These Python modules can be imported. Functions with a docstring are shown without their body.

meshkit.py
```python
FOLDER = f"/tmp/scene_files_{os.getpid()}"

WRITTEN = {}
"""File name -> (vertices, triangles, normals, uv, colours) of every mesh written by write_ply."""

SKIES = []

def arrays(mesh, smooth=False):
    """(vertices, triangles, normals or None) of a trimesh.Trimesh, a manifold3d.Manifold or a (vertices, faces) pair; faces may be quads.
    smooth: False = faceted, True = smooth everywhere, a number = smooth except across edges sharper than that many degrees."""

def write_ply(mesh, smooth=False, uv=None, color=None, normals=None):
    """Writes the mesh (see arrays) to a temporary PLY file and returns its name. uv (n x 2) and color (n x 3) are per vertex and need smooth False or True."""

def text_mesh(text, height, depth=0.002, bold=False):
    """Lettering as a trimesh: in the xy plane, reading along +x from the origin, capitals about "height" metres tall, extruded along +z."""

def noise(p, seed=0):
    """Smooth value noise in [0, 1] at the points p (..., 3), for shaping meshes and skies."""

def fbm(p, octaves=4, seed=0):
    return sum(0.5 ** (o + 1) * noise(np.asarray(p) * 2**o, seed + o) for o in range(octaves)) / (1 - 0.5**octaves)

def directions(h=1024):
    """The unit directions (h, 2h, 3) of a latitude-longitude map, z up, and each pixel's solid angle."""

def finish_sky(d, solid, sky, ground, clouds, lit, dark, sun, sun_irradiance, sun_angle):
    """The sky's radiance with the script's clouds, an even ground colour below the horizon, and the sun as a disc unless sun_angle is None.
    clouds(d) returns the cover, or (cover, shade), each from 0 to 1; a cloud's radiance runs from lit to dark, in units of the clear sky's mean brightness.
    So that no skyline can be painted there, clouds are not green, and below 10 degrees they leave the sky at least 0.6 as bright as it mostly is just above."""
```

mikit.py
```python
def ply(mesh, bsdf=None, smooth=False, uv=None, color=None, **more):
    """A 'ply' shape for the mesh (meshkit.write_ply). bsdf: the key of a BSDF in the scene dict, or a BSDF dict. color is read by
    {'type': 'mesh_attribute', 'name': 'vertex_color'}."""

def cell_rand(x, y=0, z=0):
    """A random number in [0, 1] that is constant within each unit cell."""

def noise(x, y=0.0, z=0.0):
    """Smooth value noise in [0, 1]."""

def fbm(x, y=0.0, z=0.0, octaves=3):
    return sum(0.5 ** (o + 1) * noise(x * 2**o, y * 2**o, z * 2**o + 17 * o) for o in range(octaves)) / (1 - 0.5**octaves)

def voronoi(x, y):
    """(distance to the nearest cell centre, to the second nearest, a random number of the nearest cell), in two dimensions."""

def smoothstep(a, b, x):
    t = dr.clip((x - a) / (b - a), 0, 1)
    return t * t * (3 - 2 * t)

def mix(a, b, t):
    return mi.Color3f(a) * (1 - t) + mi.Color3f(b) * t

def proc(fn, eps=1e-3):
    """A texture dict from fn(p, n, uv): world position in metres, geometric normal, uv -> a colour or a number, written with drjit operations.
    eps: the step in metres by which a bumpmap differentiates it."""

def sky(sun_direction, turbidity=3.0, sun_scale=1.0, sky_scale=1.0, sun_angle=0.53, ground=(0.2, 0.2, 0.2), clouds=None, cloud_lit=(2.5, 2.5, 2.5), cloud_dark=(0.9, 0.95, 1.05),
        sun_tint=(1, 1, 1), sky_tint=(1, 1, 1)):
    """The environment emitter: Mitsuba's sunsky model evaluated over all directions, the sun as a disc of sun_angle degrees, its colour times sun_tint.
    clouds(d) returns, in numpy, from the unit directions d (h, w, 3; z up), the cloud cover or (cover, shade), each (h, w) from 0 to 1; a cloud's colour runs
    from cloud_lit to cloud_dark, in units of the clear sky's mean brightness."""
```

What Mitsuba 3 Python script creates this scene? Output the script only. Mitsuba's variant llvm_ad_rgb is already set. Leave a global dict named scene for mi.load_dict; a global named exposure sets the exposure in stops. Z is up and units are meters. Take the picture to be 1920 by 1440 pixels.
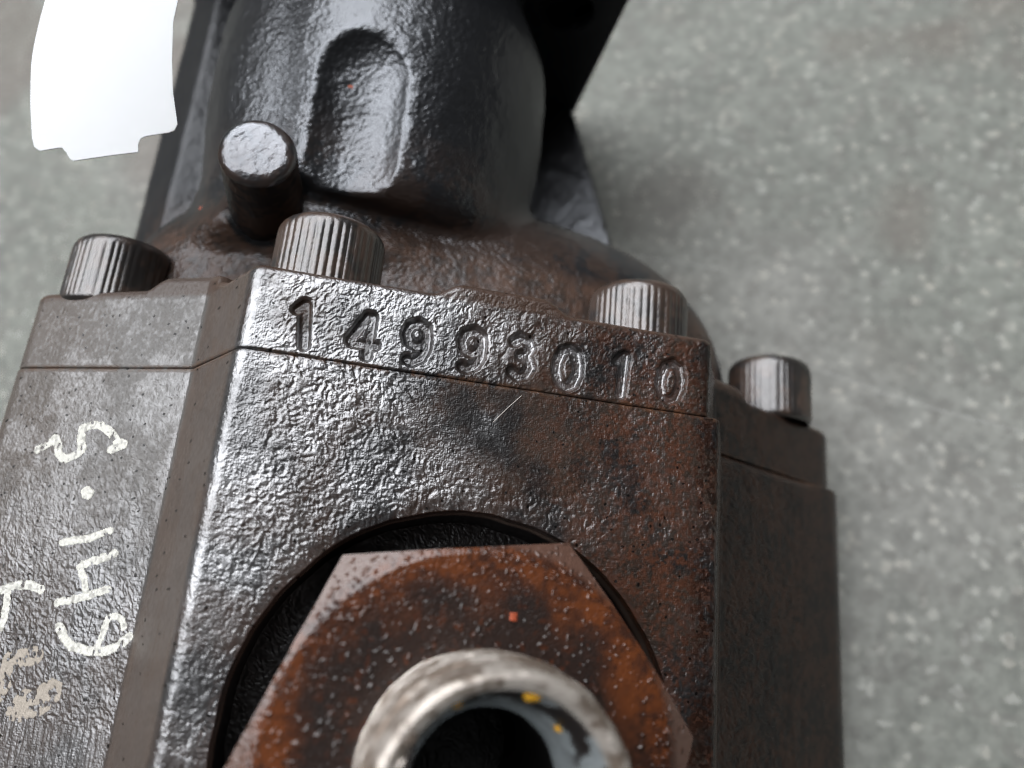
import math
import numpy as np
import trimesh
import manifold3d as m3
import drjit as dr
import mitsuba as mi
import mikit
import meshkit
from mikit import proc, noise as tnoise, fbm as tfbm, voronoi as tvor, smoothstep as sst, mix as tmix
from shapely.geometry import Polygon, LineString, Point
from scipy.spatial import cKDTree

T = mi.ScalarTransform4f
scene, labels = {}, {}
rng = np.random.default_rng(7)

# ------------------------------------------------------------------ camera, light, exposure
# The pump frame (mm): X across the pump, Y along its shaft, H out of its port face.
# The camera frame: x right, y down, z forward.  M turns pump vectors into camera vectors.
M = np.array([[0.9725575, 0.14705515, 0.18029611],
              [0.09101063, -0.95363314, 0.28688134],
              [0.21412372, -0.26259974, -0.94084665]]).T
G = np.array([290, 704, 1450.0]); G /= np.linalg.norm(G)          # down, seen from the camera
AX = M[:, 1]
WZ = -G
WY = AX - WZ * (AX @ WZ); WY /= np.linalg.norm(WY)
WX = np.cross(WY, WZ)
W = np.array([WX, WY, WZ])                                          # camera -> world rotation
R = W @ M                                                           # pump -> world rotation
CAMP = np.array([-18.5, -33.6, 112.0])                              # the camera in the pump frame, mm
CAM_H = 196.0                                                       # its height over the ground, mm


def wp(p):
    """pump millimetres -> world metres"""
    return ((np.asarray(p, float) - CAMP) @ R.T + [0, 0, CAM_H]) / 1000.0


cam_m = np.eye(4)
cam_m[:3, 0], cam_m[:3, 1], cam_m[:3, 2] = W @ [-1, 0, 0], W @ [0, -1, 0], W @ [0, 0, 1]
cam_m[:3, 3] = [0, 0, CAM_H / 1000]
scene['camera'] = {'type': 'thinlens', 'to_world': T(cam_m), 'fov': 2 * math.degrees(math.atan(960 / 1450.0)), 'fov_axis': 'x',
                   'aperture_radius': 0.0012, 'focus_distance': 0.119, 'near_clip': 0.005, 'far_clip': 20.0}
exposure = 0.0


def area_lamp(direction, dist, width, height, radiance):
    d = R @ (np.asarray(direction, float) / np.linalg.norm(direction))
    c = d * dist + [0, 0, 0.05]
    a = np.cross([0, 0, 1.0], d); a /= np.linalg.norm(a)
    b = np.cross(d, a)
    v = [c + a * width / 2 * s + b * height / 2 * t for s, t in ((-1, -1), (1, -1), (1, 1), (-1, 1))]
    m = trimesh.Trimesh(v, [[0, 2, 1], [0, 3, 2]], process=False)
    if (m.face_normals[0] @ d) > 0:
        m.invert()
    return {**mikit.ply(m), 'emitter': {'type': 'area', 'radiance': {'type': 'rgb', 'value': radiance}}}


scene['unseen_light_panel'] = area_lamp((-0.64, 0.47, 0.68), 1.6, 2.5, 1.65, [5.35, 5.45, 5.6])  # out of view, placed to light the pump from the upper left
labels['unseen_light_panel'] = {'label': 'unseen light panel, out of view high up on the left, placed to light the pump', 'category': 'lamp'}
scene['ambient_light'] = {'type': 'constant', 'radiance': {'type': 'rgb', 'value': [0.045, 0.045, 0.045]}}  # even ambient light from all around, no source in view

# ------------------------------------------------------------------ materials
RI = R.T / 1.0


def pm(p):
    """world point (drjit) -> pump mm"""
    q = [p.x * 1000, p.y * 1000, p.z * 1000 - CAM_H]
    return [q[0] * float(RI[i, 0]) + q[1] * float(RI[i, 1]) + q[2] * float(RI[i, 2]) + float(CAMP[i]) for i in range(3)]


def rgb(*c):
    return {'type': 'rgb', 'value': list(c)}


def plastic(color, rough, spec=0.5, **k):
    return {'type': 'principled', 'base_color': color, 'roughness': rough, 'specular': spec, **k}


def metal(color, rough):
    return {'type': 'principled', 'base_color': color, 'roughness': rough, 'metallic': 1.0}


def bump(inner, fn, eps=0.05):
    return {'type': 'bumpmap', 'arbitrary': {**proc(fn, eps * 1e-3)}, 'scale': 0.001, 'nested': inner}


def blend(a, b, w):
    return {'type': 'blendbsdf', 'weight': w, 'a': a, 'b': b}


# painted, oily cast iron: a dark brown-black paint with an oil film whose sheen is painted in by place
def cast_color(p, n, uv):
    x, y, h = pm(p)
    a = tfbm(x * .13, y * .13, h * .13, octaves=3)
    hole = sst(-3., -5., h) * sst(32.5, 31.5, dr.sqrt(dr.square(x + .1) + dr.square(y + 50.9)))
    b = tfbm(x * .9 + 7, y * .9, h * .9, octaves=2)
    right = sst(2., 30., x + 16 * (a - .5)) * sst(-45., -5., y * -1 + h * 0 - 10 + 40 * (b - .5) * .3)
    base = tmix([.011, .010, .010], [.030, .020, .015], sst(.35, .65, a))
    c4 = tfbm(x * 2.1, y * 2.1 + 30, h * 2.1, octaves=2)
    base = tmix(base, [.064, .024, .013], sst(.30, .72, .45 * b + .55 * c4) * (0.2 + .75 * right) * sst(.25, .6, a + .22 * right))
    dust = sst(-1., -2.5, h) * sst(-16.5, -14.5, h) * sst(46.9, 46., dr.abs(x)) * (1 - hole)
    base = tmix(base, [.085, .066, .055], dust * (.65 + .3 * b))
    base = tmix(base, tmix([.006, .005, .005], [.024, .012, .008], sst(.35, .65, .5 * a + .5 * b)), sst(44., 50., x) * .9)  # right side darkened, its shade put into the colour
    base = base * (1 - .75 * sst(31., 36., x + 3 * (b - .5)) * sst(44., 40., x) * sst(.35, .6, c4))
    left = sst(-45.5, -47., x)
    base = tmix(base, tmix([.125, .118, .112], [.090, .076, .066], sst(-56., -72., x + 14 * (a - .5))), left * (.25 + .6 * sst(-48., -12., y + 26 * (b - .5))) )
    base = tmix(base, [.090, .046, .025], sst(.9, .2, dr.abs(y + .1)) * sst(.35, .6, b) * .45)
    base = tmix(base, [.060, .036, .026], sst(12.0, 13.3, y + 1.2 * (b - .5)) * .7)
    d, _, q = tvor(x * .55 + tnoise(x * .2, y * .2), y * .55 + tnoise(y * .2, x * .2))
    base = base * (1 - .9 * sst(.13 + .22 * (q - .8), .06, d) * sst(.80, .82, q))
    base = tmix(base, [.008, .007, .007], hole)  # oily grime in the recess, its shade painted in as well
    return base


def cast_sheen(p, n, uv):
    x, y, h = pm(p)
    a = tfbm(x * .09 + 3, y * .09, h * .09, octaves=2)
    b = tfbm(x * 1.6, y * 1.6 + 11, h * 1.6, octaves=2)
    sheen_fade = sst(-12., 18., x + 30 * (a - .5) - 1.5 * dr.minimum(y + 13, 0) * sst(-33., -26., x))  # sheen painted stronger at upper left, fading right and down like the light
    dust = sst(-1., -2.5, h) * sst(-16.5, -14.5, h) * sst(46.9, 46., dr.abs(x))
    hole = sst(-3., -5., h) * sst(32.5, 31.5, dr.sqrt(dr.square(x + .1) + dr.square(y + 50.9)))
    slope = sst(-44., -48., x)
    d, _, q = tvor(x * .55 + tnoise(x * .2, y * .2), y * .55 + tnoise(y * .2, x * .2))
    pit = sst(.13 + .22 * (q - .8), .06, d) * sst(.80, .82, q)
    edge = dr.maximum(sst(.8, .2, dr.abs(y + .1)), sst(12.2, 13.4, y))
    right = sst(44., 48., x)
    stamp = sst(-.35, -.6, h) * sst(-1.6, -1.2, h) * sst(.8, 1.4, y) * sst(10., 9., y)  # digit grooves: shade painted in on the left, glints on the right
    worn = sst(13., 5., dr.sqrt(dr.square((x - 1) / 1.7) + dr.square(y + 6.5))) * sst(-1., 0., -y)
    patchy = sst(.30, .62, tfbm(x * .16 + 60, y * .16, h * .16, octaves=3))
    wet2 = right * sst(-30., -42., y) * sst(.5, .64, b)
    return dr.clip(.50 * (.55 + .45 * dr.maximum(patchy, .6 * slope)) + .25 * wet2 + (.55 * sst(-16., 10., x) - .25) * stamp - .2 * worn - .40 * sheen_fade - .5 * pit - .3 * edge - .4 * right - .40 * slope * (1 - .30 * sst(-12., -40., y)) - .26 * dust + .26 * (b - .5) - .38 * hole, 0.0, .8)


def cast_fine(p, n, uv):
    x, y, h = pm(p)
    r = tnoise(x * 3.1, y * 3.1, h * 3.1)
    return .04 * dr.abs(2 * r - 1) + .025 * tnoise(x * 6.3, y * 6.3, h * 6.3)


scene['cast_paint'] = {'type': 'twosided', 'inner': bump(blend(plastic(proc(cast_color), .36, .32), metal(rgb(.50, .50, .51), .32), proc(cast_sheen)), cast_fine)}


def smooth_color(p, n, uv):
    x, y, h = pm(p)
    a = tfbm(x * .10, y * .10, h * .10, octaves=3)
    b = tfbm(x * .8, y * .8, h * .8, octaves=2)
    brown = sst(.38, .62, a + .5 * (b - .5)) * sst(60., 30., y)
    c = tmix([.007, .0075, .009], [.034, .019, .013], brown)
    return tmix(c, tmix([.085, .046, .030], [.030, .022, .018], sst(.3, .7, b * .6 + .4 * tfbm(x * .25, y * .25 + 50, h * .25, octaves=3))), sst(36., 31., y) * sst(-44., -36., h) * (1 - sst(8., 7.2, dr.sqrt(dr.square(x + 41.8) + dr.square(y - 35.2))) * sst(-30., -28., h)) * (.55 + .45 * a))


def house_fine(p, n, uv):
    x, y, h = pm(p)
    r = tfbm(x * .75, y * .75, h * .75, octaves=2)
    top = sst(-7.2, -6.2, h) * sst(8., 7., dr.sqrt(dr.square(x + 41.8) + dr.square(y - 35.2)))
    return (1 - .4 * top) * (.13 * r + .13 * tnoise(x * 1.5, y * 1.5, h * 1.5) + .06 * tnoise(x * 3.4, y * 3.4, h * 3.4))


def house_sheen(p, n, uv):
    x, y, h = pm(p)
    a = tfbm(x * .2 + 3, y * .2, h * .2, octaves=2)
    cap = sst(-7.2, -6.2, h) * sst(8., 7., dr.sqrt(dr.square(x + 41.8) + dr.square(y - 35.2)))
    side = sst(8., 7.2, dr.sqrt(dr.square(x + 41.8) + dr.square(y - 35.2))) * sst(-30., -28., h) * (1 - cap)
    return (.03 + (.10 + .07 * a) * sst(30., 44., y) * sst(-63., -58., x) * (.3 + .7 * dr.maximum(sst(2., -12., x), sst(16., 22., x) * sst(100., 85., y)))) * (1 - .9 * side) + .15 * cap  # sheen painted in by place: barrel crown and stud end bright, sides dull


scene['housing_paint'] = {'type': 'twosided', 'inner': bump(blend(plastic(proc(smooth_color), .42, .28), metal(rgb(.48, .50, .54), .29), proc(house_sheen)), house_fine, .12)}


def bolt_color(p, n, uv):
    x, y, h = pm(p)
    a = tfbm(x * .35, y * .35, h * .35, octaves=3)
    return tmix([.014, .011, .010], [.050, .030, .021], sst(.40, .62, a))


def bolt_fine(p, n, uv):
    x, y, h = pm(p)
    return .05 * tfbm(x * 2.2, y * 2.2, h * 2.2, octaves=2)


scene['bolt_steel'] = {'type': 'twosided', 'inner': bump(blend(plastic(proc(bolt_color), .4, .5), metal(rgb(.46, .45, .45), .30), .17), bolt_fine)}


def rust_color(p, n, uv):
    x, y, h = pm(p)
    a = tfbm(x * .22, y * .22, h * .22, octaves=3)
    b = tfbm(x * 1.3, y * 1.3, h * 1.3, octaves=2)
    c = tmix([.038, .014, .008], [.105, .030, .009], sst(.35, .68, a * .5 + b * .5))
    rr = dr.sqrt(dr.square(x + .1) + dr.square(y + 50.9))
    grime = sst(24., 17., rr + 8 * (a - .5)) * sst(.35, .6, b + .12)
    c = tmix(c, [.014, .011, .010], grime * .9)
    return tmix(c, [.095, .050, .036], sst(25.2, 26.6, rr))


def rust_fine(p, n, uv):
    x, y, h = pm(p)
    a = tnoise(x * 2.1, y * 2.1, h * 2.1)
    b = tnoise(x * 1.1 + 5, y * 1.1, h * 1.1)
    return .22 * sst(.62, .90, a) * sst(.22, .55, b) + .06 * tnoise(x * 4.2, y * 4.2, h * 4.2)


scene['rusty_steel'] = {'type': 'twosided', 'inner': bump(plastic(proc(rust_color), .20, .55, clearcoat=.3, clearcoat_gloss=.95), rust_fine)}


def zinc_color(p, n, uv):
    x, y, h = pm(p)
    a = tfbm(x * .45, y * .45, h * .6, octaves=3)
    c = tmix([.40, .36, .32], [.15, .115, .09], sst(.42, .62, a))
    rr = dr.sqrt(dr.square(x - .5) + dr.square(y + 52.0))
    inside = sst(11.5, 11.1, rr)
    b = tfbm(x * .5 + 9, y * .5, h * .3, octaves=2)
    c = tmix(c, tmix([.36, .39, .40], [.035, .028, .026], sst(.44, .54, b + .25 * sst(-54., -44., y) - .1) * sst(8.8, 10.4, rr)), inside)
    return tmix(c, [.010, .009, .009], sst(18.6, 17.6, h) * inside)  # bore blackened to stand for the shade of its depth


def zinc_fine(p, n, uv):
    x, y, h = pm(p)
    return .10 * tfbm(x * 1.3, y * 1.3, h * 1.3, octaves=2)


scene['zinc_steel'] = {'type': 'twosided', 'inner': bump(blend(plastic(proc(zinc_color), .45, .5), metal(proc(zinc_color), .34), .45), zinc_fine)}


def chalk_color(p, n, uv):
    x, y, h = pm(p)
    return tmix([.58, .57, .52], [.34, .33, .30], sst(.45, .75, tfbm(x * 1.9, y * 1.9, h * 1.9, octaves=2)))


scene['white_marker'] = {'type': 'twosided', 'inner': bump(plastic(proc(chalk_color), .6, .3), cast_fine)}
scene['beige_marker'] = {'type': 'twosided', 'inner': bump(plastic(rgb(.33, .29, .245), .7, .3), cast_fine)}
scene['paper'] = {'type': 'twosided', 'inner': plastic(rgb(.64, .65, .66), .5, .3)}
scene['orange_paint'] = {'type': 'twosided', 'inner': plastic(rgb(.33, .07, .03), .5, .4)}
scene['yellow_paint'] = {'type': 'twosided', 'inner': plastic(rgb(.70, .36, .02), .5, .4)}
scene['hair_fibre'] = {'type': 'twosided', 'inner': plastic(rgb(.45, .42, .38), .4, .5)}


def concrete(p, n, uv):
    x, y = p.x * 1000, p.y * 1000
    big = tfbm(x * .008 + 3, y * .008, 1.0, octaves=3)
    mid = tfbm(x * .05, y * .05, 5.0, octaves=2)
    fine = tfbm(x * .42, y * .42, 2.0, octaves=3)
    c = tmix([.165, .172, .152], [.225, .220, .204], sst(.35, .65, big))
    c = c * (0.84 + .20 * mid + .62 * (fine - .5))
    wx, wy = x + 1.6 * (tnoise(x * .5, y * .5) - .5), y + 1.6 * (tnoise(x * .5 + 9, y * .5) - .5)
    d, _, r = tvor(wx * .26, wy * .26)
    spot = sst(.42, .12, d) * sst(.45, .85, r)
    c = tmix(c, tmix([.46, .43, .37], [.42, .43, .40], tnoise(x * .15, y * .15, 8)), spot * .40)
    dark = sst(.55, .75, tfbm(x * .3 + 40, y * .3, 7.0, octaves=2))
    c = tmix(c, [.12, .115, .105], dark * .45)
    for ax_, ay_, c0, w_ in ((.30, .95, 105., .35), (.18, .98, 131., .3), (.42, -.91, 60., .35), (-.05, 1., 66., .25), (.55, .84, 160., .3)):
        q = dr.abs(x * ax_ + y * ay_ - c0 + 3 * tnoise(x * .03, y * .03, c0))
        c = tmix(c, [.42, .42, .40], sst(w_ * 1.6, w_ * .4, q) * sst(.45, .6, tnoise(x * .02 + c0, y * .02, 2.)) * .25)
    stain = sst(.60, .72, tfbm(x * .016 + 21, y * .016 + 4, 3.0, octaves=3))
    blot = sst(30., 8., dr.sqrt(dr.square(x + 10.) + dr.square((y - 155.) * 1.3)) + 26 * (tfbm(x * .06, y * .06, 9., octaves=2) - .5))
    return tmix(tmix(c, [.12, .10, .085], stain * .5), [.085, .078, .068], blot * .6)


def concrete_fine(p, n, uv):
    x, y = p.x * 1000, p.y * 1000
    return .35 * tfbm(x * .5, y * .5, 1.0, octaves=3)


scene['concrete'] = {'type': 'twosided', 'inner': bump(plastic(proc(concrete), .62, .35), concrete_fine, .3)}


# ------------------------------------------------------------------ helpers
def put(key, v, f, bsdf, label=None, smooth=True, **more):
    mesh = trimesh.Trimesh(wp(v), np.asarray(f), process=False)
    scene[key] = mikit.ply(mesh, bsdf, smooth=smooth)
    if label or more:
        labels[key] = {**({'label': label} if label else {}), **more}


def vfbm(p, scale, octaves=3, seed=0):
    return meshkit.fbm(np.asarray(p) / scale + 100, octaves, seed)


def ss(a, b, x):
    t = np.clip((x - a) / (b - a), 0, 1)
    return t * t * (3 - 2 * t)


def rounded_profile(corners):
    """closed polygon of (x, h, fillet radius), as dense points"""
    out, n = [], len(corners)
    for i in range(n):
        p0, p1, p2 = (np.array(corners[(i + k) % n][:2], float) for k in (-1, 0, 1))
        r = corners[i][2]
        a, b = (p0 - p1) / np.linalg.norm(p0 - p1), (p2 - p1) / np.linalg.norm(p2 - p1)
        ang = math.acos(np.clip(a @ b, -1, 1))
        d = r / math.tan(ang / 2)
        c = p1 + (a + b) / np.linalg.norm(a + b) * r / math.sin(ang / 2)
        s, e = p1 + a * d - c, p1 + b * d - c
        a0, a1 = math.atan2(s[1], s[0]), math.atan2(e[1], e[0])
        da = (a1 - a0 + math.pi) % (2 * math.pi) - math.pi
        for t in np.linspace(0, 1, 24):
            out.append(c + r * np.array([math.cos(a0 + da * t), math.sin(a0 + da * t)]))
    return np.array(out)


def resample(poly, step):
    """points along the closed polyline, spaced by step(point)"""
    q = np.vstack([poly, poly[:1]])
    L = np.r_[0, np.cumsum(np.linalg.norm(np.diff(q, axis=0), axis=1))]
    fine = np.linspace(0, L[-1], 40000)
    pts = np.c_[np.interp(fine, L, q[:, 0]), np.interp(fine, L, q[:, 1])]
    dens = np.cumsum((fine[1] - fine[0]) / step(pts))
    n = int(dens[-1])
    s = np.interp(np.arange(n) / n * dens[-1], dens, fine)
    P = np.c_[np.interp(s, L, q[:, 0]), np.interp(s, L, q[:, 1])]
    d = np.roll(P, -1, 0) - np.roll(P, 1, 0)
    d /= np.linalg.norm(d, axis=1, keepdims=True)
    return P, np.c_[-d[:, 1], d[:, 0]]


def step_fn(p):
    x, h = p[:, 0], p[:, 1]
    s = np.where(x < 41, .155, .30)
    s = np.where((x < -37.6) & (x > -46.2), .22, s)
    return np.where(h < -42, 1.6, s)


def grid_faces(rows, cols):
    i, j = np.meshgrid(np.arange(rows - 1), np.arange(cols), indexing='ij')
    a, b = i * cols + j, i * cols + (j + 1) % cols
    c, d = a + cols, b + cols
    return np.stack([np.c_[a.ravel(), b.ravel(), d.ravel()], np.c_[a.ravel(), d.ravel(), c.ravel()]], 1).reshape(-1, 3)


def edge_inset(d, r):
    d = np.clip(d, 0, r)
    return r - np.sqrt(np.maximum(r * r - (r - d) ** 2, 0))


def cast_relief(P, amp):
    """wrinkled, pitted skin of sand-cast iron under paint, mm"""
    w = np.stack([vfbm(P, 1.9, 2, 5), vfbm(P, 1.9, 2, 6), vfbm(P, 1.9, 2, 8)], -1) - .5
    q = P + 2.2 * w
    ridge = 1 - np.abs(2 * meshkit.noise(q / .68 + 50, 3) - 1)
    ridge2 = 1 - np.abs(2 * meshkit.noise(q / .45 + 80, 4) - 1)
    lump = vfbm(P, 2.2, 3, 9) - .5
    return amp * ((.75 + .5 * vfbm(P, 6, 2, 15)) * (ridge - .6) + .65 * (ridge2 - .6) + 1.3 * lump)


PORT = np.array([-0.1, -50.9])

# ------------------------------------------------------------------ the ground
gv = np.array([[-2.5, -2.5, 0], [2.5, -2.5, 0], [2.5, 2.5, 0], [-2.5, 2.5, 0.0]])
scene['ground'] = mikit.ply(trimesh.Trimesh(gv, [[0, 1, 2], [0, 2, 3]], process=False), 'concrete')
labels['ground'] = {'kind': 'structure', 'label': 'grey-green speckled concrete floor under the pump'}

labels['hydraulic_pump'] = {'label': 'oily black cast iron hydraulic gear pump with a rusty hexagonal port fitting, lying on concrete', 'category': 'pump'}
PU = 'hydraulic_pump__'


def outline(cx, kc, kw):
    """the pump's cross-section: raised port face, two sloping shoulders, sides, underside"""
    c = [(-80, -78, 9), (-79.3, -33.2, 4.5), (-46.6, -16, .9), (-37.5, 0, 2.3), (37.5, 0, 1.7), (49, -22, 1.6), (91, -44.3, 12), (91.4, -80, 9), (46.6, -94, 3), (37.5, -110, 2), (-37.5, -110, 2), (-46.6, -94, 3)]
    return [(x * kw + cx if abs(x) > 40 else x * kc + cx, h, r) for x, h, r in c]


# ---- the body below the parting line
prof, pn = resample(rounded_profile(outline(0, 1, 1)), step_fn)
yrow = np.r_[0, .05, .12, np.arange(.2, 54.5, .155), np.arange(55, 100, 1.5)]
Yb, _ = np.meshgrid(-yrow, np.arange(len(prof)), indexing='ij')
X0, H0 = np.broadcast_to(prof[:, 0], Yb.shape), np.broadcast_to(prof[:, 1], Yb.shape)
NX, NH = np.broadcast_to(pn[:, 0], Yb.shape), np.broadcast_to(pn[:, 1], Yb.shape)
P = np.stack([X0, Yb, H0], -1)
flat = ss(-3.0, -.6, H0)                                            # on the port face
leftf = ss(-45.8, -47.5, X0) * ss(-40, -34, H0)
rightf = ss(46, 49, X0) * ss(-40, -34, H0)
edgeL = ss(-30, -34.5, X0 + 6 * (vfbm(P, 6, 3, 77) - .5)) * flat
patch = ss(12, 4, np.hypot((X0 - 1) / 1.7, (Yb + 6.5))) * flat        # worn smooth spot under the number
amp = .015 + flat * (.16 - .07 * ss(5, 25, X0)) * (1 - .6 * edgeL) * (1 - .8 * patch) + leftf * (.045 + .085 * ss(-12, -42, Yb)) + rightf * .15
disp = cast_relief(P, amp)
disp += .35 * (vfbm(P, 14, 2, 31) - .5) * (flat + leftf + rightf)
disp -= edge_inset(-Yb, .45) + rightf * edge_inset(-Yb, 2.2)
rad = np.hypot(X0 - PORT[0], Yb - PORT[1]) + .5 * (vfbm(P, 5, 2, 40) - .5)
rec = ss(31.3, 30.7, rad) * flat
disp = disp * (1 - .3 * rec) - 11.0 * rec - .25 * ss(33.2, 31.0, rad) * flat * (1 - rec)
V = np.stack([X0 + NX * disp, Yb, H0 + NH * disp], -1)
BODY_V, BODY_COLS = V, len(prof)
verts, faces = V.reshape(-1, 3), grid_faces(*Yb.shape)
cap = np.vstack([V[0], [[0, 0, -50]], V[-1], [[0, -yrow[-1], -50]]])
n_ = len(prof); i_ = np.arange(n_)
capf = np.vstack([np.c_[i_, np.full(n_, n_), (i_ + 1) % n_], np.c_[i_ + n_ + 1, (i_ + 1) % n_ + n_ + 1, np.full(n_, 2 * n_ + 1)]])
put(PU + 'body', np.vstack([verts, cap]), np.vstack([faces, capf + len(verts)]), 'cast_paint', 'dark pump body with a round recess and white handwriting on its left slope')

# ---- the cover above it, with the stamped number
prof, pn = resample(rounded_profile(outline(-.9, .972, .985)), step_fn)


def raised(x, lo, hi, soft):
    return ss(lo - soft, lo, x) * ss(hi + soft, hi, x)


hump = 2.3 * raised(prof[:, 0], -6, 7, 5) + 2.2 * raised(prof[:, 0], -54.5, -47, 4) * (prof[:, 1] > -40) + 2.2 * raised(prof[:, 0], 47, 54.5, 4) * (prof[:, 1] > -40)
ytop = 13.6 + hump + .8 * (prof[:, 0] < -45) * (prof[:, 1] > -40)
tt = np.r_[0, .004, .009, np.linspace(.0145, .96, 88), np.linspace(.968, 1, 9)]
Yc = tt[:, None] * ytop[None]
X0, H0 = np.broadcast_to(prof[:, 0], Yc.shape), np.broadcast_to(prof[:, 1], Yc.shape)
NX, NH = np.broadcast_to(pn[:, 0], Yc.shape), np.broadcast_to(pn[:, 1], Yc.shape)
P = np.stack([X0, Yc, H0], -1)
flat = ss(-3.0, -.6, H0)
leftf = ss(-45.8, -47.5, X0) * ss(-40, -34, H0)
rightf = ss(46, 49, X0) * ss(-40, -34, H0)
disp = cast_relief(P + [0, 40, 0], .015 + flat * .11 * (1 - .65 * ss(-30.5, -34.5, X0)) + leftf * .03 + rightf * .12)
disp += .3 * (vfbm(P, 11, 2, 33) - .5) * (flat + leftf + rightf)
disp -= edge_inset(Yc, .35) + edge_inset(ytop[None] - Yc, 1.5) + rightf * edge_inset(ytop[None] - Yc, 2.5)
DIGITS = {
    '1': [[(-.9, 5.4), (.3, 6.5), (.05, 0)]],
    '4': [[(1.0, 0), (1.1, 6.2), (.6, 6.2), (-1.6, 2.2), (-1.3, 1.75), (2.0, 1.75)]],
    '9': [[(1.5, 4.3), (1.2, 5.6), (.1, 6.3), (-1.1, 5.8), (-1.6, 4.5), (-1.2, 3.2), (0, 2.7), (1.1, 3.1), (1.5, 4.3), (1.5, 2.4), (.9, .9), (-.3, .1), (-1.1, .3)]],
    '3': [[(-1.3, 5.5), (-.4, 6.3), (.9, 6.0), (1.4, 5.0), (.9, 3.8), (-.1, 3.4), (1.1, 3.0), (1.6, 1.8), (1.0, .5), (-.3, 0), (-1.3, .7)]],
    '0': [[(.2, 6.3), (-1.0, 5.7), (-1.6, 3.9), (-1.6, 2.3), (-1.0, .6), (.2, 0), (1.2, .6), (1.75, 2.3), (1.75, 3.9), (1.2, 5.7), (.2, 6.3)]],
}
NUMBER = [('1', -28.6, 1.7, -.17), ('4', -20.4, 1.6, -.02), ('9', -12.3, 1.7, 0), ('9', -3.9, 1.9, .04), ('3', 4.1, 2.0, 0), ('0', 11.5, 1.5, .03), ('1', 20.6, 1.7, .03), ('0', 28.7, 1.9, .08)]
sel = (H0 > -1.5) & (Yc > .6) & (Yc < 9.5)
xs, ys = X0[sel], Yc[sel]
groove = np.zeros(len(xs))
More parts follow.
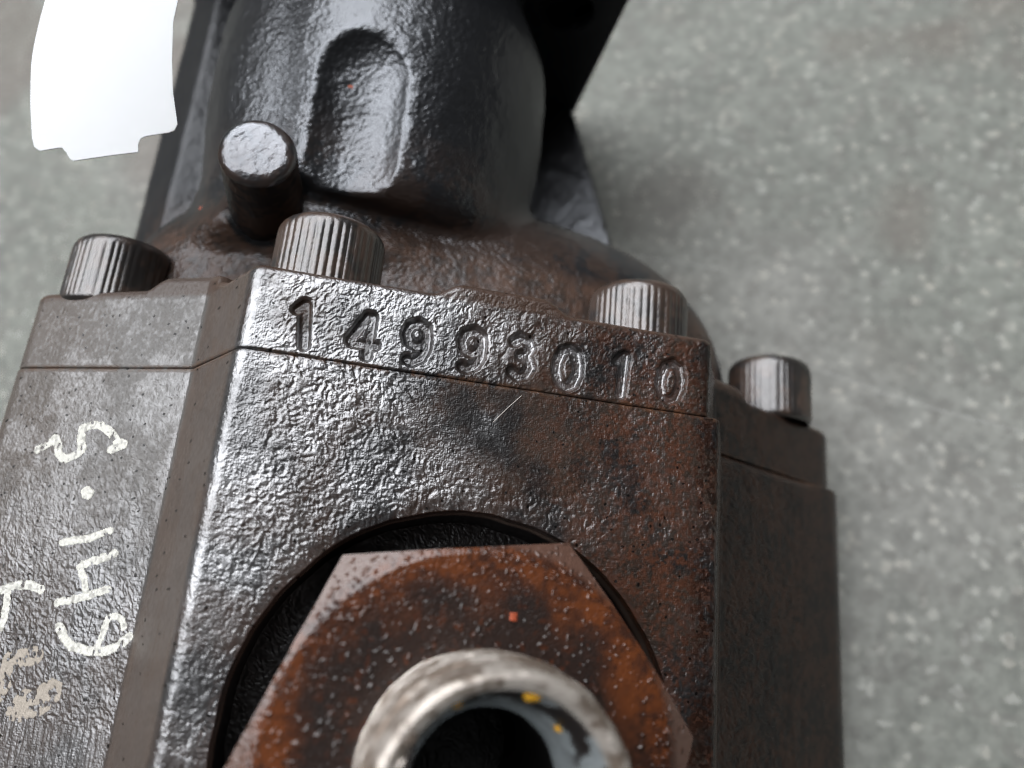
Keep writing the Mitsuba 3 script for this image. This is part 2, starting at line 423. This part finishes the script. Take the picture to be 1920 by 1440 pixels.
for ch, cx, cy, lean in NUMBER:
    for line in DIGITS[ch]:
        pts = [(cx + x * 1.0 + lean * y, cy + y) for x, y in line]
        near = np.abs(xs - cx) < 4.5
        q = np.c_[xs[near], ys[near]]
        dist = np.full(len(q), 9.0)
        for a, b in zip(pts[:-1], pts[1:]):
            a, b = np.array(a), np.array(b)
            t = np.clip(((q - a) @ (b - a)) / ((b - a) @ (b - a)), 0, 1)
            dist = np.minimum(dist, np.linalg.norm(q - a - t[:, None] * (b - a), axis=1))
        g = ss(1.2, .42, dist)
        groove[near] = np.maximum(groove[near], g)
disp = disp.copy()
disp[sel] = disp[sel] * (1 - .6 * groove) - .9 * groove
V = np.stack([X0 + NX * disp, Yc, H0 + NH * disp], -1)
verts, faces = V.reshape(-1, 3), grid_faces(*Yc.shape)[:, ::-1]
n_ = len(prof); i_ = np.arange(n_)
cap = np.vstack([V[-1], [[0, 13.6, -50]], V[0] , [[0, 0.0, -50]]])
capf = np.vstack([np.c_[i_, np.full(n_, n_), (i_ + 1) % n_], np.c_[i_ + n_ + 1, (i_ + 1) % n_ + n_ + 1, np.full(n_, 2 * n_ + 1)]])
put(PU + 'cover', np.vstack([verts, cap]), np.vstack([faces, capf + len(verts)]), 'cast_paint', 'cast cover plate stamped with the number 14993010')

# ---- white marker strokes on the body's left slope: the skin of the casting, thickened by the paint
STROKES = [
    [(-70.2, -14.3), (-68.7, -13.3), (-67.6, -12.3), (-66.8, -13.4), (-66.2, -14.9), (-64.8, -15.8), (-63.4, -15.1), (-62.2, -14.2), (-62.9, -12.2), (-63.1, -10.5), (-61.6, -9.9), (-59.8, -10.0), (-57.9, -11.1), (-56.7, -12.3), (-55.2, -12.9), (-57.2, -13.8)],
    [(-59.6, -20.3), (-58.7, -20.9), (-59.0, -21.6), (-59.8, -21.4), (-60.1, -20.7), (-59.6, -20.3)],
    [(-61.5, -28.9), (-57.3, -28.0), (-54.1, -26.6)],
    [(-57.2, -32.0), (-52.5, -30.0)],
    [(-57.7, -32.4), (-56.4, -34.0), (-55.8, -35.7)],
    [(-59.8, -37.9), (-55.9, -36.7), (-52.2, -35.2)],
    [(-58.5, -41.3), (-57.4, -42.7), (-55.9, -43.8), (-53.4, -44.1), (-50.8, -44.0), (-48.5, -43.0), (-47.2, -41.6)],
    [(-51.7, -43.2), (-51.3, -41.2), (-51.1, -39.3), (-50.0, -38.8), (-48.4, -39.5), (-48.3, -40.3)],
    [(-71.1, -37.5), (-68.8, -36.4), (-67.3, -35.9), (-65.3, -35.7), (-63.1, -36.3)],
    [(-68.8, -36.6), (-68.3, -38.8), (-68.1, -41.0), (-68.5, -43.0)],
    [(-61.3, -45.7), (-63.4, -46.2), (-65.2, -47.0), (-65.0, -48.5), (-65.4, -50.4), (-65.8, -51.5)],
    [(-57.4, -50.4), (-58.9, -52.1), (-61.0, -52.3), (-61.9, -54.0)],
]
rows, cols = BODY_V.shape[:2]
for k, line in enumerate(STROKES):
    v = BODY_V.reshape(-1, 3)
    L = np.array(line)
    ok = (v[:, 2] > -34) & (v[:, 0] < L[:, 0].max() + 2.5) & (v[:, 0] > L[:, 0].min() - 2.5) & (v[:, 1] < L[:, 1].max() + 2.5) & (v[:, 1] > L[:, 1].min() - 2.5)
    q = v[ok][:, :2]
    d = np.full(len(q), 9.0)
    for a, b in zip(L[:-1], L[1:]):
        t = np.clip(((q - a) @ (b - a)) / ((b - a) @ (b - a)), 0, 1)
        d = np.minimum(d, np.linalg.norm(q - a - t[:, None] * (b - a), axis=1))
    wid = 1.3 * (.62, .42, .55, .62, .45, .55, .60, .45, .62, .55, 1.1, 1.5)[k]
    ragged = vfbm(v[ok], .8, 2, 70 + k)
    hit = np.zeros(len(v), bool)
    hit[np.nonzero(ok)[0]] = (d < wid * (.72 + .5 * ragged)) & ((ragged > .25) if k < 10 else (ragged > .40))
    fa = grid_faces(rows, cols)[:, :]
    fa = fa[hit[fa].all(1)]
    used = np.unique(fa)
    remap = np.zeros(len(v), int); remap[used] = np.arange(len(used))
    fn = remap[fa]
    nrm = np.array([-.465, 0, .885])
    top, bot = v[used] + nrm * .05, v[used] - nrm * .02
    e = np.sort(np.vstack([fn[:, [0, 1]], fn[:, [1, 2]], fn[:, [2, 0]]]), 1)
    ue, cnt = np.unique(e, axis=0, return_counts=True)
    rim = ue[cnt == 1]; n_u = len(used)
    side = np.vstack([np.c_[rim[:, 0], rim[:, 1], rim[:, 1] + n_u], np.c_[rim[:, 0], rim[:, 1] + n_u, rim[:, 0] + n_u]])
    put(PU + 'body__marker_stroke' + (f'_{k:03d}' if k else ''), np.vstack([top, bot]), np.vstack([fn, side]), 'white_marker' if k < 10 else 'beige_marker')


# ---- socket head bolts: knurled, standing on the cover
def bolt(key, x, h, rad=9.0, length=17.4, y0=8.8, seed=0, label=None, tilt=0):
    prof_ = [(0.0, rad * .93)] + [(.5, rad * .985), (.9, rad)] + [(t, rad) for t in np.linspace(1.4, length - 3, 12)]
    prof_ += [(length - 2.3 + 2.3 * math.sin(a), rad - 2.3 + 2.3 * math.cos(a)) for a in np.linspace(0, math.pi / 2, 9)]
    prof_ += [(length, rad * .62), (length - 5, rad * .6), (length - 5.5, .01)]
    th = np.arange(420) / 420 * 2 * math.pi
    pr = np.array(prof_)
    yy, rr = pr[:, 0][:, None] + 0 * th, pr[:, 1][:, None] + 0 * th
    kn = ss(.7, 1.6, yy) * ss(length - 1.6, length - 3.0, yy)
    wear = vfbm(np.stack([np.cos(th) * 2 + seed * 3, np.sin(th) * 2, 0 * th], -1), 1.0, 2, 90)
    rr = rr + kn * (.19 * (np.abs(np.sin(th * 21 + .7 * wear * 6)) - .6)) * np.clip(2.2 * wear - .35, .3, 1.2)[None]
    socket = (np.arange(len(pr)) >= len(pr) - 3)[:, None]
    hexr = np.cos(math.pi / 6) / np.cos((th % (math.pi / 3)) - math.pi / 6)
    rr = np.where(socket, rr * hexr, rr)
    v = np.stack([x + rr * np.cos(th), y0 + yy, h + rr * np.sin(th)], -1)
    v = v + (.10 * (vfbm(v, 1.4, 3, seed) - .5))[..., None] * np.stack([np.cos(th), 0 * th, np.sin(th)], -1)
    put(key, v.reshape(-1, 3), grid_faces(len(pr), len(th)), 'bolt_steel', label)


BX = [(-66.8, -36), (-28.1, -12.3), (28.4, -15.2), (70.6, -42.0)]
for k, ((x, h), lab) in enumerate(zip(BX, ('leftmost knurled bolt head, on the left slope', 'knurled bolt head above the first digits', 'knurled bolt head above the last digits', 'rightmost knurled bolt head, lower and out of focus'))):
    base = (12.6, 9.5, 9.5, 12.8)[k]
    bolt(PU + 'bolt' + (f'_{k:03d}' if k else ''), x, h, y0=base, length=26.2 + .9 * (k == 3) - base, seed=k + 1, label=lab)


# ---- the drive end: barrel, shoulder, gussets, from a distance field
def smin(a, b, k):
    t = np.clip(.5 + .5 * (b - a) / k, 0, 1)
    return b * (1 - t) + a * t - k * t * (1 - t)


def sdf_housing(x, y, h):
    bx, bh = -24.3, -52.0
    # barrel: a turned cylinder that narrows towards the flange
    rr = np.hypot(x - bx, h - bh)
    rad = 38 - 7.5 * ss(84, 112, y) - 2.5 * ss(72, 42, y)
    dx, dy = rr - (rad - 6), np.maximum(38.5 - y, y - 124)
    dy = dy + 6
    barrel = np.minimum(np.maximum(dx, dy), 0) + np.hypot(np.maximum(dx, 0), np.maximum(dy, 0)) - 6
    # shoulder
    e = 2.7
    k = (np.abs((x + 5) / 69) ** e + (np.maximum(y - 10, 0) / 46) ** e + np.abs((h + 60 - 6.5 * ss(-5, -42, x) * ss(-60, -48, x) * ss(25, 33, y)) / 35.5) ** e + 1e-9) ** (1 / e)
    shoulder = np.maximum((k - 1) * 34, 12.5 - y)
    # gussets
    wl = np.maximum.reduce([-(x + 78.5), x + 24, y - 122, 14 - y, h + 62, -84 - h])
    bev = (-(x + 70) * .8 + (h + 62) * .6)
    wl = np.maximum(wl, bev)
    edge = (x - (31.5 + (112 - y) * .29)) * .96
    wr = np.maximum.reduce([edge, -24 - x, y - 122, 14 - y, h + 83 - .35 * (x - 36), -100 - h])
    d = smin(barrel, shoulder, 3.5)
    d = smin(d, wl, 5)
    d = smin(d, wr, 2)
    # the oval pocket in the barrel's top
    t = np.clip((y - 39.2) / 21.5, 0, 1)
    cap = np.sqrt((x + 28.6) ** 2 + (y - (39.2 + 21.5 * t)) ** 2 + ((h + 12.6 + 2.5 * ss(72, 42, y)) * 1.75) ** 2) - 9.9
    return -smin(-d, cap, .7)


def surface_nets(fn, lo, hi, cell):
    n = np.ceil((np.array(hi) - lo) / cell).astype(int) + 1
    ax = [lo[i] + cell * np.arange(n[i]) for i in range(3)]
    D = fn(*np.meshgrid(*ax, indexing='ij')).astype(np.float32)
    ins = D < 0
    acc = np.zeros(tuple(n - 1) + (3,), np.float32); cnt = np.zeros(tuple(n - 1), np.float32)
    base = [slice(None, -1), slice(1, None)]
    corners = [(a, b, c) for a in (0, 1) for b in (0, 1) for c in (0, 1)]
    for c0 in corners:
        for k in range(3):
            if c0[k]:
                continue
            c1 = tuple(1 if i == k else c0[i] for i in range(3))
            s0, s1 = tuple(base[c] for c in c0), tuple(base[c] for c in c1)
            cross = ins[s0] != ins[s1]
            t = np.where(cross, D[s0] / np.where(cross, D[s0] - D[s1], 1), 0)
            for i in range(3):
                acc[..., i] += cross * (c0[i] + (t if i == k else 0))
            cnt += cross
    act = cnt > 0
    idx = -np.ones(act.shape, int); idx[act] = np.arange(act.sum())
    v = (np.argwhere(act) + acc[act] / cnt[act][:, None]) * cell + lo
    F = []
    for k in range(3):
        a, b = (k + 1) % 3, (k + 2) % 3
        s0 = [slice(1, -1)] * 3; s0[k] = slice(None, -1)
        s1 = list(s0); s1[k] = slice(1, None)
        i0, i1 = ins[tuple(s0)], ins[tuple(s1)]
        w = np.argwhere(i0 != i1)
        flip = i1[tuple(w.T)]
        w = w + [0 if i == k else 1 for i in range(3)]
        quad = []
        for da, db in ((1, 1), (0, 1), (0, 0), (1, 0)):
            o = w.copy(); o[:, a] -= da; o[:, b] -= db
            quad.append(idx[tuple(o.T)])
        q = np.stack(quad, 1)
        q[flip] = q[flip][:, ::-1]
        F.append(q)
    q = np.vstack(F)
    q = q[(q >= 0).all(1)]
    f = np.vstack([q[:, [0, 1, 2]], q[:, [0, 2, 3]]])
    for _ in range(3):
        e = .15
        d0 = fn(*v.T)
        g = np.stack([fn(v[:, 0] + e, v[:, 1], v[:, 2]) - d0, fn(v[:, 0], v[:, 1] + e, v[:, 2]) - d0, fn(v[:, 0], v[:, 1], v[:, 2] + e) - d0], 1) / e
        v = v - g * (np.clip(d0, -cell, cell) / np.maximum((g * g).sum(1), .2))[:, None] * .7
    return v, f


hv, hf = surface_nets(sdf_housing, (-82, 11, -100), (80, 124, -8), 1.0)
hm = trimesh.Trimesh(hv, hf, process=False)
nrm = np.array(hm.vertex_normals)
hv = hv + nrm * (.5 * (vfbm(hv, 6, 3, 12) - .5) + .22 * (vfbm(hv, 1.9, 2, 13) - .5))[:, None]
put(PU + 'housing', hv, hf, 'housing_paint', 'black barrel shaped drive housing with an oval pocket, out of focus')


def manifold_mesh(m):
    mm = m.to_mesh()
    return np.array(mm.vert_properties[:, :3]), np.array(mm.tri_verts)


# the mounting flange: a plate with two bolt holes and rounded corners
fx0, fx1, fh0, fh1 = -80.0, 31.3, -106.0, 2.0
plate = m3.CrossSection.square((fx1 - fx0 - 28, fh1 - fh0 - 28)).translate((fx0 + 14, fh0 + 14)).offset(14, m3.JoinType.Round, 2.0, 64)
for hx in (17.5, -64.5):
    plate = plate - m3.CrossSection.circle(7.2, 64).translate((hx, -49))
fl = m3.Manifold.extrude(plate, 13.0) + m3.Manifold.cube((fx1 - fx0 - 10, fh1 - fh0 - 10, 5)).translate((fx0 + 5, fh0 + 5, 7.5))
v, f = manifold_mesh(fl)
v = np.c_[v[:, 0], 118 + v[:, 2], v[:, 1]]
fm = trimesh.Trimesh(v, f[:, ::-1], process=False)
scene[PU + 'mounting_flange'] = mikit.ply(trimesh.Trimesh(wp(fm.vertices), fm.faces, process=False), 'housing_paint', smooth=35)
labels[PU + 'mounting_flange'] = {'label': 'dark mounting flange with a bolt hole at the far end'}

# the stud beside the barrel
th = np.arange(96) / 96 * 2 * math.pi
sp = np.array([(-60, 7.2), (-40, 6.9), (-20, 6.6), (-9.0, 6.3)] + [(-7.2 + 1.6 * math.sin(a), 4.65 + 1.6 * math.cos(a)) for a in np.linspace(0, 1.35, 8)] + [(-5.5, r) for r in np.linspace(4.6, .01, 16)])
rr, hh = sp[:, 1][:, None] + 0 * th, sp[:, 0][:, None] + 0 * th
v = np.stack([-41.8 + rr * np.cos(th), 35.2 + rr * np.sin(th), hh], -1)
v[..., 2] += .28 * (vfbm(v, 2.6, 3, 24) - .5) * (hh > -7)
put(PU + 'locating_stud', v.reshape(-1, 3), grid_faces(len(sp), len(th))[:, ::-1], 'housing_paint', 'short round stud with sheen painted on its end beside the barrel')

# ---- the port fitting: rusty hexagon with a bare threaded nipple
HR, HTOP = 29.2, 14.0
ang = [math.radians(9 + 60 * k) for k in range(6)]
hexs = m3.CrossSection([[(HR * math.cos(a), HR * math.sin(a)) for a in ang]])
prism = m3.Manifold.extrude(hexs, HTOP + 6.0).translate((0, 0, -6.0))
cone = m3.Manifold.revolve(m3.CrossSection([[(0, -7), (40, -7), (40, HTOP - 8.2), (25.0, HTOP - .15), (24.6, HTOP), (0, HTOP)]]), 128)
nut = (prism ^ cone) - m3.Manifold.cylinder(40, 9.6, 9.6, 64).translate((0, 0, -10))
nut = nut.refine_to_length(.75)
v, f = manifold_mesh(nut)
mesh = trimesh.Trimesh(v, f, process=False)
v = v.copy()
top = ss(HTOP - 9, HTOP - 5, v[:, 2])
v[:, 2] += top * (.08 * (vfbm(v, 1.5, 3, 51) - .5) + .4 * (vfbm(v, 12, 2, 52) - .5))
v[:, :2] *= (1 + .006 * (vfbm(v, 2.5, 3, 53) - .5))[:, None]
v = v + [PORT[0], PORT[1], 0]
nm = trimesh.Trimesh(wp(v), f, process=False)
scene[PU + 'hex_fitting'] = mikit.ply(nm, 'rusty_steel', smooth=28)
labels[PU + 'hex_fitting'] = {'label': 'rusty orange-brown hexagonal port fitting at the bottom of the photo'}
pr = [(15.2, 12.5), (15.2, 13.6)]
for k in range(6):
    y0 = 14.4 + 1.9 * k
    pr += [(13.7, y0), (13.8, y0 + .3), (14.5, y0 + .85), (14.5, y0 + 1.15), (13.8, y0 + 1.7)]
pr += [(13.9, 26.6), (13.8, 28.3), (13.3, 29.2), (12.6, 29.6), (11.8, 29.4), (11.3, 28.8), (10.9, 27.0), (10.0, 23.0), (9.0, 20.6), (8.7, 19.6), (8.5, 18.5), (8.5, 0), (8.5, -45), (.01, -45)]
pr = np.array(pr)
pr[:, 1] += 1.5 * ss(14, 27, pr[:, 1])
L = np.r_[0, np.cumsum(np.linalg.norm(np.diff(pr, axis=0), axis=1))]
s = np.interp(np.linspace(0, 1, 220), np.linspace(0, 1, 220), np.linspace(0, L[-14] + 0, 220))
s = np.r_[np.linspace(0, L[-4], 200), L[-3:]]
pr = np.c_[np.interp(s, L, pr[:, 0]), np.interp(s, L, pr[:, 1])]
th = np.arange(256) / 256 * 2 * math.pi
rr, hh = pr[:, 0][:, None] + 0 * th, pr[:, 1][:, None] + 0 * th
v = np.stack([PORT[0] + .6 + rr * np.cos(th), PORT[1] - 1.1 + rr * np.sin(th), hh], -1)
dent = (vfbm(v, 3.0, 3, 61) - .5)
v[..., 2] += .7 * dent * (hh > 22)
v[..., :2] += (np.stack([np.cos(th), np.sin(th)], -1)[None] * (.5 * dent)[..., None]) * (hh > 12)[..., None]
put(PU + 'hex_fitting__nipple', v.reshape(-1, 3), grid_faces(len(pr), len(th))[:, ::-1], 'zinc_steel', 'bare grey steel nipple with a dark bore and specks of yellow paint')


def lump(key, p, size, bsdf, label=None, seed=0, axis=(0, 0, 1), flatness=.45, **more):
    s = trimesh.creation.icosphere(3, 1.0)
    d = np.array(s.vertices)
    v = d * (1 + .9 * (vfbm(d * 1.3 + seed * 5, 1.0, 2, seed) - .5))[:, None]
    v = np.clip(v, -.8, .8) * size
    a = np.array(axis, float); a /= np.linalg.norm(a)
    v = v - np.outer(v @ a, a) * (1 - flatness)
    put(key, v + p, s.faces, bsdf, label, **more)


for k, (deg, r, h, size) in enumerate([(79, 10.9, 27.6, .95), (120, 10.9, 27.4, .6), (47, 9.8, 22.5, .5)]):
    a = math.radians(deg)
    lump(PU + 'hex_fitting__yellow_speck' + (f'_{k:03d}' if k else ''), [PORT[0] + .6 + r * math.cos(a), PORT[1] - 1.1 + r * math.sin(a), h + 1.2], size, 'yellow_paint', None, k, (math.cos(a), math.sin(a), -.6))
for k, (deg, r, h, size) in enumerate([(163, 11.5, 28.6, 1.7), (154, 11.2, 28.6, .8), (147, 12.3, 29.4, 1.1)]):
    a = math.radians(deg)
    lump(PU + 'hex_fitting__burr' + (f'_{k:03d}' if k else ''), [PORT[0] + .6 + r * math.cos(a), PORT[1] - 1.1 + r * math.sin(a), h + 1.2], size, 'zinc_steel', None, 10 + k, flatness=.8)

# ---- loose bits
def on_housing(x, y):
    h = np.linspace(0, -70, 1401)
    d = sdf_housing(np.full_like(h, x), np.full_like(h, y), h)
    return [x, y, h[np.argmax(d < 0)]]


lump('paint_flake', [3.2, -33.6, 14.3], .62, 'orange_paint', 'small orange paint flake lying on the rusty hexagonal fitting', 31, (.2, .1, 1), .5, category='paint flake')
lump('paint_flake_001', on_housing(-30.2, 60.4), .6, 'orange_paint', 'tiny orange paint flake in the oval pocket of the barrel', 32, (.1, 0, 1), .4, category='paint flake')
lump('paint_flake_002', on_housing(-55.4, 36.9), .5, 'orange_paint', 'tiny orange paint flake on the dark shoulder left of the stud', 33, (-.4, 0, 1), .4, category='paint flake')


def fibre(key, pts, rad, label):
    pts = np.array(pts, float)
    t = np.linspace(0, 1, 30)
    c = np.stack([np.interp(t, np.linspace(0, 1, len(pts)), pts[:, i]) for i in range(3)], 1)
    d = np.gradient(c, axis=0); d /= np.linalg.norm(d, axis=1, keepdims=True)
    a = np.cross(d, [0, 0, 1.0]); a /= np.linalg.norm(a, axis=1, keepdims=True); b = np.cross(d, a)
    th = np.arange(6) / 6 * 2 * math.pi
    v = c[:, None] + rad * (np.cos(th)[None, :, None] * a[:, None] + np.sin(th)[None, :, None] * b[:, None])
    put(key, v.reshape(-1, 3), grid_faces(30, 6), 'hair_fibre', label, category='fibre')


fibre('fibre', [(0.6, -5.9, .12), (2.6, -3.4, .2), (4.6, -1.1, .12)], .05, 'thin straight pale fibre lying on the port face under the stamped number')

# ---- the paper tag: a curled strip, stuck to the flange, hanging free over the housing
tag = Polygon([(-76.5, 120), (-77.3, 49.4), (-77.2, 45), (-76.9, 41.6), (-75.7, 35.4), (-74.9, 32.3), (-74.2, 29.6), (-73.6, 28.3), (-72.6, 27.7), (-70.4, 28.3), (-69.4, 28.5), (-68.7, 27.9), (-67.9, 26.9), (-67.3, 26.6), (-58.15, 29.2), (-58.4, 30.4), (-58.2, 31.3), (-57.6, 31.8), (-54.4, 33.0), (-53.6, 33.5), (-53.3, 34.6), (-54.9, 39.7), (-56.0, 45.0), (-57.0, 51.3), (-57.2, 120)])
mesh2 = trimesh.creation.extrude_polygon(tag, .16, engine='earcut')
mm = m3.Manifold(m3.Mesh(np.array(mesh2.vertices, np.float32), np.array(mesh2.faces, np.uint32))).refine_to_length(1.2)
v, f = manifold_mesh(mm)
v = v.copy()
y, x = v[:, 1], v[:, 0]
v[:, 2] += -4.2 + .0 * x + .2 * (y - 27) - .00225 * (y - 27) ** 2 + .17 * (x + 66) - .006 * (x + 66) ** 2
tm = trimesh.Trimesh(wp(v), f, process=False)
scene['paper_tag'] = mikit.ply(tm, 'paper', smooth=40)
labels['paper_tag'] = {'label': 'white curled paper tag with a notched lower edge, hanging beside the barrel at top left', 'category': 'tag'}
